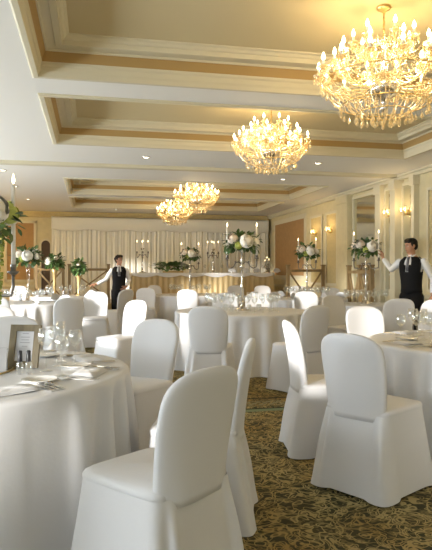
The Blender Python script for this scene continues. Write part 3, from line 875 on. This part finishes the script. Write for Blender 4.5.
# ------------------------------------------------------------------ chandeliers
def chandelier_proto():
    t = thing('crystal_chandelier', '', 'chandelier', (0, 0, 0), 0, 'crystal chandeliers')
    # local z = 0 at the ceiling panel, hangs down
    MB().lathe([(.05, 0), (.055, -.012), (.045, -.025), (.02, -.035), (.01, -.05)], 20).build('ceiling_rose', 'brass', t)
    b = MB(); b.tube([(0, 0, -.04), (0, 0, -.26)], .006, 8)
    for k in range(7): b.ball((0, 0, -.06 - .03 * k), .011, 8, 6)
    b.build('suspension_rod', 'brass', t)
    b = MB(); b.lathe([(.012, -.22), (.05, -.25), (.055, -.27), (.02, -.30), (.018, -.36), (.045, -.40), (.03, -.44), (.022, -.5), (.05, -.54), (.11, -.58), (.13, -.62), (.10, -.67), (.04, -.70), (.02, -.74), (.035, -.77), (.005, -.80)], 20); b.build('central_column', 'silver', t)
    tiers = [(14, .485, -.44, -.60, 0.0), (10, .365, -.335, -.50, .2), (7, .225, -.215, -.38, .1)]
    for n, r, zb, zs, off in tiers:
        for i in range(n):
            a = 2 * PI * i / n + off; c, s = math.cos(a), math.sin(a)
            b = MB()
            b.tube([(c * q * r, s * q * r, z) for q, z in ((.08, zs), (.3, zs - .035), (.55, zs - .05), (.8, zs - .02), (.96, zs + .06), (1, zb - .05))], .007, 6)
            b.lathe([(.006, zb - .065), (.038, zb - .05), (.045, zb - .042), (.042, zb - .04), (.01, zb - .045)], 12, (c * r, s * r, 0))
            arm = b.build('arm', 'crystal', t)
            k = MB(); k.lathe([(.010, zb - .045), (.010, zb), (.006, zb + .002)], 8, (c * r, s * r, 0)); k.build('candle_sleeve', 'wax', arm)
            k = MB(); k.lathe([(.006, zb), (.014, zb + .016), (.0145, zb + .026), (.008, zb + .048), (.001, zb + .062)], 10, (c * r, s * r, 0)); k.build('bulb', 'bulb', arm)
            d = MB()
            for j in range(5):
                aa = 2 * PI * j / 5; x, y = c * r + .038 * math.cos(aa), s * r + .038 * math.sin(aa)
                d.lathe([(.002, zb - .052), (.006, zb - .065), (.003, zb - .072), (.009, zb - .092), (.006, zb - .108), (.001, zb - .114)], 6, (x, y, 0))
            d.build('pan_drops', 'crystal', arm)
    # bead garlands: strings of tiny crystals
    rnd = random.Random(9); b = MB()
    def string(p, q, sag, n, r=.0062):
        for k in range(n + 1):
            u = k / n; x = Vector(p).lerp(Vector(q), u); z = x.z - sag * 4 * u * (1 - u)
            b.lathe([(r * .2, -r), (r, 0), (r * .2, r)], 5, (x.x, x.y, z))
    def ringp(r, z, a): return (r * math.cos(a), r * math.sin(a), z)
    for i in range(28):
        a = 2 * PI * i / 28
        string(ringp(.05, -.27, a), ringp(.23, -.30, a), .05, 14)
        string(ringp(.23, -.42, a), ringp(.37, -.46, a), .05, 12)
        string(ringp(.37, -.52, a), ringp(.48, -.55, a), .05, 10)
        string(ringp(.46, -.56, a), ringp(.32, -.74, a), .035, 18)
        string(ringp(.34, -.62, a + .1), ringp(.20, -.80, a + .1), .03, 16)
    for n, r, z in ((14, .485, -.50), (10, .365, -.40), (7, .225, -.28)):
        for i in range(n):
            a, a2 = 2 * PI * i / n, 2 * PI * (i + 1) / n
            string(ringp(r, z, a), ringp(r, z, a2), .07, 16)
    g = b.build('bead_garlands', 'crystal', t, smooth=False); g['kind'] = 'stuff'
    b = MB()
    for r, z in ((.46, -.56), (.32, -.745), (.20, -.805)):
        b.tube([ringp(r, z, 2 * PI * k / 40) for k in range(41)], .004, 5)
    b.build('hoops', 'brass', t)
    # hanging pear drops, each its own piece
    D = MB(); D.lathe([(.0015, .02), (.005, .012), (.002, .004), (.004, 0), (.0125, -.022), (.011, -.036), (.002, -.046)], 7)
    dme = None
    for n, r, z in ((34, .465, -.58), (28, .325, -.77), (20, .205, -.83), (12, .09, -.845)):
        for i in range(n):
            a = 2 * PI * i / n + r * 7
            p = ringp(r, z + rnd.uniform(-.012, .008), a)
            if dme is None:
                o = D.build('crystal_drop', 'crystal', t, smooth=False); dme = o.data
            else:
                o = bpy.data.objects.new('crystal_drop', dme); C.objects.link(o); o.parent = t
            o.location = p
    return t
ch = chandelier_proto()
CH = [((2.16, 4.10), 'largest and nearest crystal chandelier, at the top right of the photo', 1.0),
      ((2.11, 6.80), 'second crystal chandelier from the front, above the centre table', .92),
      ((2.08, 11.8), 'third crystal chandelier, the upper right of the two small overlapping ones', .92),
      ((2.08, 15.0), 'farthest crystal chandelier, the lower left of the two small overlapping ones', .92)]
for i, ((x, y), lb, s) in enumerate(CH):
    if i == 0:
        o = ch; o.location = (x, y, HC + .28); o['label'] = lb
    else:
        o = dup(ch, (x, y, HC + .28), .3 * i, lb, 'crystal chandeliers', (s, s, s))
    for j in range(5):
        a = 2 * PI * j / 5 + .4
        L = bpy.data.lights.new('chandelier_light', 'POINT'); L.energy = 5.6; L.color = (1, .74, .39); L.shadow_soft_size = .05
        lo = bpy.data.objects.new('chandelier_light', L); C.objects.link(lo)
        lo.location = (x + .30 * math.cos(a), y + .30 * math.sin(a), HC + .28 - .42)

# ------------------------------------------------------------------ people
def fuse(mb, name, m, parent, voxel=.009, smooth=4):
    o = mb.build(name, m)
    md = o.modifiers.new('r', 'REMESH'); md.mode = 'VOXEL'; md.voxel_size = voxel
    sm = o.modifiers.new('s', 'SMOOTH'); sm.iterations = smooth; sm.factor = .5
    bpy.context.view_layer.update()
    dg = bpy.context.evaluated_depsgraph_get()
    me = bpy.data.meshes.new_from_object(o.evaluated_get(dg))
    old = o.data
    o.modifiers.clear(); o.data = me
    bpy.data.meshes.remove(old)
    me.name = name
    if not me.materials: me.materials.append(M[m])
    me.polygons.foreach_set('use_smooth', [True] * len(me.polygons))
    o.parent = parent
    return o
def torso(mb, rows, g=0.0, n=24):
    """rows: (x, y, z, rx, ry)"""
    mb.loft([[(x + (rx + g) * math.cos(2 * PI * i / n), y + (ry + g) * math.sin(2 * PI * i / n), z) for i in range(n)] for x, y, z, rx, ry in rows])
def hand(mb, wrist, dirv, side, s=1.0, curl=.5, palm_n=None):
    """palm, four fingers, thumb; dirv points along the hand, palm_n out of the palm, side +1/-1 picks the thumb side"""
    d = Vector(dirv).normalized(); nrm = Vector(palm_n or (0, -1, 0)); nrm = (nrm - d * nrm.dot(d)).normalized(); w = d.cross(nrm) * side
    wv = Vector(wrist)
    mb.tube([wv - d * .02, wv + d * .02, wv + d * .06, wv + d * .092], [(.020 * s, .026 * s), (.016 * s, .034 * s), (.015 * s, .040 * s), (.011 * s, .036 * s)], 12)
    mb.add([], [])
    for k, (off, ln) in enumerate(((.030, .070), (.010, .078), (-.010, .073), (-.029, .058))):
        p = wv + d * .082 + w * off; pts = [p - d * .03, p]
        ang = 0; cur = p
        for q in (.45, .32, .23):
            ang += curl * .75
            cur = cur + (d * math.cos(ang) + nrm * math.sin(ang)) * ln * q; pts.append(cur)
        mb.limb(pts, [.0095, .0095, .009, .0082, .007], 8)
    p = wv + d * .025 + w * .028
    mb.limb([p - d * .01 - w * .01, p + d * .028 + w * .022 + nrm * .012, p + d * .052 + w * .026 + nrm * .03, p + d * .070 + w * .018 + nrm * .044], [.013, .0115, .010, .008], 8)
def head_mb(mb, c, turn, s=1.0):
    """head with nose, brow, chin, ears; c = centre of skull, face towards local +Y rotated by turn"""
    keep = mb.xf.copy()
    mb.xf = keep @ Matrix.Translation(Vector(c)) @ turn
    mb.lathe_ell((0, -.012, .032), .076 * s, .095 * s, .090 * s, 20, 14)
    rows = [(-.118, .026, .018, .030), (-.108, .036, .030, .038), (-.09, .046, .048, .044), (-.06, .060, .060, .050), (-.03, .066, .066, .055), (0, .070, .072, .060), (.03, .072, .077, .060), (.06, .068, .073, .055)]
    mb.loft([[(rx * s * math.cos(2 * PI * i / 20), (.022 if z < -.02 else .012) + ry * s * math.sin(2 * PI * i / 20) * (1 if math.sin(2 * PI * i / 20) > 0 else br / ry), z * s) for i in range(20)] for z, rx, ry, br in rows])
    mb.tube([(0, .082, .016), (0, .092, -.010), (0, .104, -.032), (0, .094, -.040)], [.009, .011, .0135, .010], 10)   # nose
    mb.ball((.012, .090, -.036), .009, 8, 6); mb.ball((-.012, .090, -.036), .009, 8, 6)
    mb.tube([(-.045, .070, .020), (-.02, .083, .024), (0, .082, .022), (.02, .083, .024), (.045, .070, .020)], .0085, 8)          # brow
    mb.tube([(-.022, .078, -.068), (0, .090, -.066), (.022, .078, -.068)], .008, 8)
    mb.ball((0, .080, -.100), .016, 10, 6)
    for sd in (-1, 1):
        mb.lathe_ell((sd * .077, -.008, -.006), .010, .020, .032, 10, 8)
    mb.xf = keep
def face_bits(parent, c, turn):
    X = Matrix.Translation(Vector(c)) @ turn
    for sd in (-1, 1):
        b = MB(); b.xf = X; b.lathe_ell((sd * .030, .0765, .004), .014, .007, .007, 12, 8); e = b.build('eye', 'eye', parent)
        b = MB(); b.xf = X; b.ball((sd * .030, .0815, .004), .006, 10, 6); b.build('iris', 'hair', e)
        b = MB(); b.xf = X; b.tube([(sd * .014, .091, .024), (sd * .030, .089, .030), (sd * .048, .076, .024)], .0042, 6); b.build('eyebrow', 'hair', parent)
    b = MB(); b.xf = X; b.tube([(-.022, .085, -.069), (-.008, .096, -.066), (0, .097, -.067), (.008, .096, -.066), (.022, .085, -.069)], [.003, .006, .006, .006, .003], 8); b.build('lips', 'lip', parent)
def hair_mb(c, turn, bun=False):
    b = MB(); b.xf = Matrix.Translation(Vector(c)) @ turn
    b.lathe_ell((0, -.024, .042), .082, .100, .090, 22, 14)
    b.lathe_ell((0, -.055, .00), .078, .062, .080, 18, 12)
    for i in range(9):
        x = -.058 + i * .0145
        b.limb([(x, .01, .116), (x * 1.03, .056, .098), (x * 1.08 + .004, .080 - abs(x) * .35, .062)], [.018, .016, .009], 8)
    for sd in (-1, 1): b.limb([(sd * .076, .02, .06), (sd * .080, .022, .015), (sd * .078, .018, -.012)], [.016, .012, .006], 8)
    if bun: b.ball((0, -.125, .03), .045, 14, 10)
    return b
def person(name, label, loc, rz, pose, female=False):
    t = thing(name, label, 'person', loc, rz)
    k = pose['h'] / 1.78
    S = lambda x, y, z: (x * k, y * k, z * k)
    sw = .185 if not female else .165
    L_ = {}
    rows = [(0, 0, .86, .142, .100), (0, 0, .93, .146, .106), (0, .0, 1.02, .130, .096), (0, .005, 1.12, .124 if female else .132, .092), (0, .01, 1.24, .136 if female else .148, .105), (0, .005, 1.34, .150 if female else .163, .105), (0, -.005, 1.42, .145 if female else .160, .088), (0, -.012, 1.465, .10, .07), (0, -.01, 1.50, .062, .058)]
    rows = [tuple(q * k for q in r) for r in rows]
    neck = [S(0, -.012, 1.44), S(0, -.005, 1.52), S(0, .006, 1.60)]
    hc = Vector(S(0, .018, 1.632)); turn = pose['turn'] @ Matrix.Scale(.9, 4)
    legs = [[S(s * .09, 0, .90), S(s * .10, .012, .50), S(s * .105, -.01, .09)] for s in (-1, 1)]
    arms = [[Vector(S(*p)) for p in pose[a]] for a in ('arm_l', 'arm_r')]
    # body: one continuous figure
    b = MB(); torso(b, rows); b.limb(neck, [.062 * k, .055 * k, .052 * k], 14)
    for lg in legs:
        b.limb(lg, [.082 * k, .055 * k, .038 * k]); b.limb([(lg[2][0], -.03, .045), (lg[2][0] * 1.15, .15, .03)], [.036, .028])
    for a, sd in zip(arms, (1, -1)):
        b.limb(a, [.050 * k, .040 * k, .027 * k])
        d = (a[2] - a[1]).normalized() if not pose.get('hd_' + ('l' if sd > 0 else 'r')) else Vector(pose['hd_' + ('l' if sd > 0 else 'r')])
        hand(b, a[2] + d * .01, d, sd, 1.0, pose.get('curl', .5), pose.get('pn_' + ('l' if sd > 0 else 'r')))
    head_mb(b, hc, turn)
    body = fuse(b, 'body', 'skin2' if female else 'skin', t, .0075, 3)
    face_bits(t, hc, turn)
    fuse(hair_mb(hc, turn, female), 'hair', 'hair', t, .008, 2)
    # clothing
    b = MB(); torso(b, rows[:-1], .008)
    b.limb([S(0, -.012, 1.445), S(0, -.008, 1.50)], [.066 * k, .061 * k], 14)
    for a in arms:
        e = a[2] + (a[1] - a[2]).normalized() * .03
        m1 = a[0].lerp(a[1], .5); m2 = a[1].lerp(e, .5)
        b.limb([a[0] * 1.0, m1, a[1], m2, e], [.058 * k, .055 * k, .050 * k, .044 * k, .037 * k])
    fuse(b, 'shirt', 'shirt', t, .009, 3)
    b = MB()
    for sd in (-1, 1):
        b.loft([[S(sd * .005, .062, 1.475), S(sd * .052, .040, 1.50), S(sd * .066, .0, 1.515), S(sd * .060, .010, 1.485), S(sd * .045, .062, 1.445)],
                [S(sd * .005, .070, 1.474), S(sd * .054, .044, 1.50), S(sd * .070, .0, 1.512), S(sd * .066, .012, 1.482), S(sd * .040, .082, 1.438)]])
    b.build('collar', 'shirt', t, smooth=False)
    # waistcoat: sleeveless, V neck
    b = MB(); n = 40; grid = []
    zs = [.97, 1.02, 1.08, 1.14, 1.20, 1.26, 1.32, 1.36, 1.40, 1.43, 1.455, 1.475]
    def row_at(z):
        for p, q in zip(rows, rows[1:]):
            if p[2] <= z * k <= q[2] + 1e-6:
                u = (z * k - p[2]) / (q[2] - p[2]); return [p[i] + (q[i] - p[i]) * u for i in range(5)]
        return rows[-1]
    vs, fs = [], []
    for z in zs:
        r = row_at(z)
        for i in range(n):
            a = 2 * PI * i / n
            dip = .035 * max(0, math.sin(a)) ** 8 * (1 if z < 1.0 else 0)
            vs.append((r[0] + (r[3] + .019) * math.cos(a), r[1] + (r[4] + .019) * math.sin(a), r[2] - dip))
    for j in range(len(zs) - 1):
        for i in range(n):
            a = 2 * PI * (i + .5) / n; z = (zs[j] + zs[j + 1]) / 2
            front = math.sin(a) > 0 and abs(math.cos(a)) < max(0, (z - 1.19)) * 1.35
            armhole = z > 1.27 and abs(math.cos(a)) > (.95 if z < 1.36 else .97)
            if (front and z > 1.20) or armhole: continue
            fs.append([j * n + i, j * n + (i + 1) % n, (j + 1) * n + (i + 1) % n, (j + 1) * n + i])
    b.add(vs, fs)
    ob = b.build('waistcoat', 'vest', t)
    sd_ = ob.modifiers.new('thickness', 'SOLIDIFY'); sd_.thickness = .008; sd_.offset = 0
    b = MB()
    b.loft([[S(-.016, .058, 1.474), S(.016, .058, 1.474), S(.016, .086, 1.474), S(-.016, .086, 1.474)], [S(-.012, .078, 1.44), S(.012, .078, 1.44), S(.013, .104, 1.44), S(-.013, .104, 1.44)],
            [S(-.024, .105, 1.31), S(.024, .105, 1.31), S(.022, .126, 1.31), S(-.022, .126, 1.31)], [S(-.018, .100, 1.24), S(.018, .100, 1.24), S(.016, .118, 1.24), S(-.016, .118, 1.24)]])
    b.build('necktie', 'tie', t)
    b = MB(); torso(b, [(x, y, z, rx + .012, ry + .012) for x, y, z, rx, ry in rows[:3]])
    for lg in legs: b.limb([lg[0], lg[1], (lg[2][0], lg[2][1], .07)], [.096 * k, .075 * k, .062 * k])
    fuse(b, 'trousers', 'vest', t, .011, 3)
    for sd, lg in zip((-1, 1), legs):
        b = MB(); b.loft([[(lg[2][0] + x * q, y * q2 + .06, z) for x, y in rr(.045, .135, 24, 2.6)] for q, q2, z in ((1, 1, .004), (1.02, 1, .03), (.9, .92, .06), (.6, .45, .095))]); b.build('shoe', 'black', t)
    return t
# waiter: faces left towards the candelabrum, right hand raised to a candle, left arm down to a chair
wl = P(411.5, 8.6)
person('person', 'waiter in white shirt and black waistcoat raising one hand to a candle on the right', wl, HEAD(-132),
       dict(h=1.80, turn=Matrix.Rotation(R(-28), 4, 'Z') @ Matrix.Rotation(R(-8), 4, 'X'),
            arm_l=[(.19, -.01, 1.405), (.40, -.13, 1.30), (.58, -.19, 1.46)],
            arm_r=[(-.19, -.01, 1.405), (-.285, -.10, 1.16), (-.33, .02, .95)],
            hd_l=(.25, -.05, 1), hd_r=(-.15, .2, -1), pn_l=(1, 0, 0), pn_r=(1, 0, 0), curl=.55))
ql = P(119, 12.9)
person('person', 'waitress in white shirt and black waistcoat reaching one arm out before the curtain', ql, HEAD(170),
       dict(h=1.67, turn=Matrix.Rotation(R(38), 4, 'Z'),
            arm_r=[(-.165, -.01, 1.395), (-.235, -.09, 1.15), (-.165, .09, 1.02)],
            arm_l=[(.165, -.01, 1.395), (.30, .05, 1.18), (.51, .13, 1.07)],
            hd_r=(.6, .5, -.5), hd_l=(.9, .3, -.1), pn_r=(1, 0, 0), pn_l=(0, 0, -1), curl=.35), True)

# ------------------------------------------------------------------ daylight
def area(loc, rot, sx, sy, e, col=(1, .98, .95)):
    L = bpy.data.lights.new('window_daylight', 'AREA'); L.shape = 'RECTANGLE'; L.size = sx; L.size_y = sy; L.energy = e; L.color = col
    o = bpy.data.objects.new('window_daylight', L); C.objects.link(o); o.location = loc; o.rotation_euler = rot
    return o
for a, c in LW:
    area((XL - .25, (a + c) / 2, (WZ0 + WZ1) / 2), (0, R(-126), 0), WZ1 - WZ0, c - a, (185 if -2 < a < 12 else 80) * (c - a), (.83, .92, 1))
for a, c in BW:
    area(((a + c) / 2, YB - .25, (WZ0 + WZ1) / 2), (R(100), 0, 0), c - a, WZ1 - WZ0, 12, (.83, .92, 1))
S_ = bpy.data.lights.new('sun', 'SUN'); S_.energy = 13; S_.angle = R(5); S_.color = (1, .96, .90)
so = bpy.data.objects.new('sun', S_); C.objects.link(so)
az = Vector((.78, .62, -.07)).normalized()
so.rotation_euler = az.to_track_quat('-Z', 'Y').to_euler()
w = bpy.data.worlds.new('sky'); bpy.context.scene.world = w; w.use_nodes = True
w.node_tree.nodes['Background'].inputs[0].default_value = (.80, .88, 1, 1)
w.node_tree.nodes['Background'].inputs[1].default_value = .6

# ------------------------------------------------------------------ camera
cam = bpy.data.cameras.new('camera'); co = bpy.data.objects.new('camera', cam); C.objects.link(co)
co.location = (0, 0, EYE); co.rotation_euler = (R(90), 0, -R(YAW))
cam.sensor_width = 36; cam.lens = 590 * 36 / 550; cam.shift_y = -3.5 / 550
cam.clip_start = .05
sc = bpy.context.scene
sc.camera = co
sc.view_settings.view_transform = 'Standard'; sc.view_settings.look = 'None'; sc.view_settings.gamma = 1
sc.view_settings.exposure = 0.05
sc.view_settings.use_curve_mapping = False
sc.cycles.use_denoising = True
sc.cycles.max_bounces = 8; sc.cycles.transparent_max_bounces = 24; sc.cycles.sample_clamp_indirect = 4
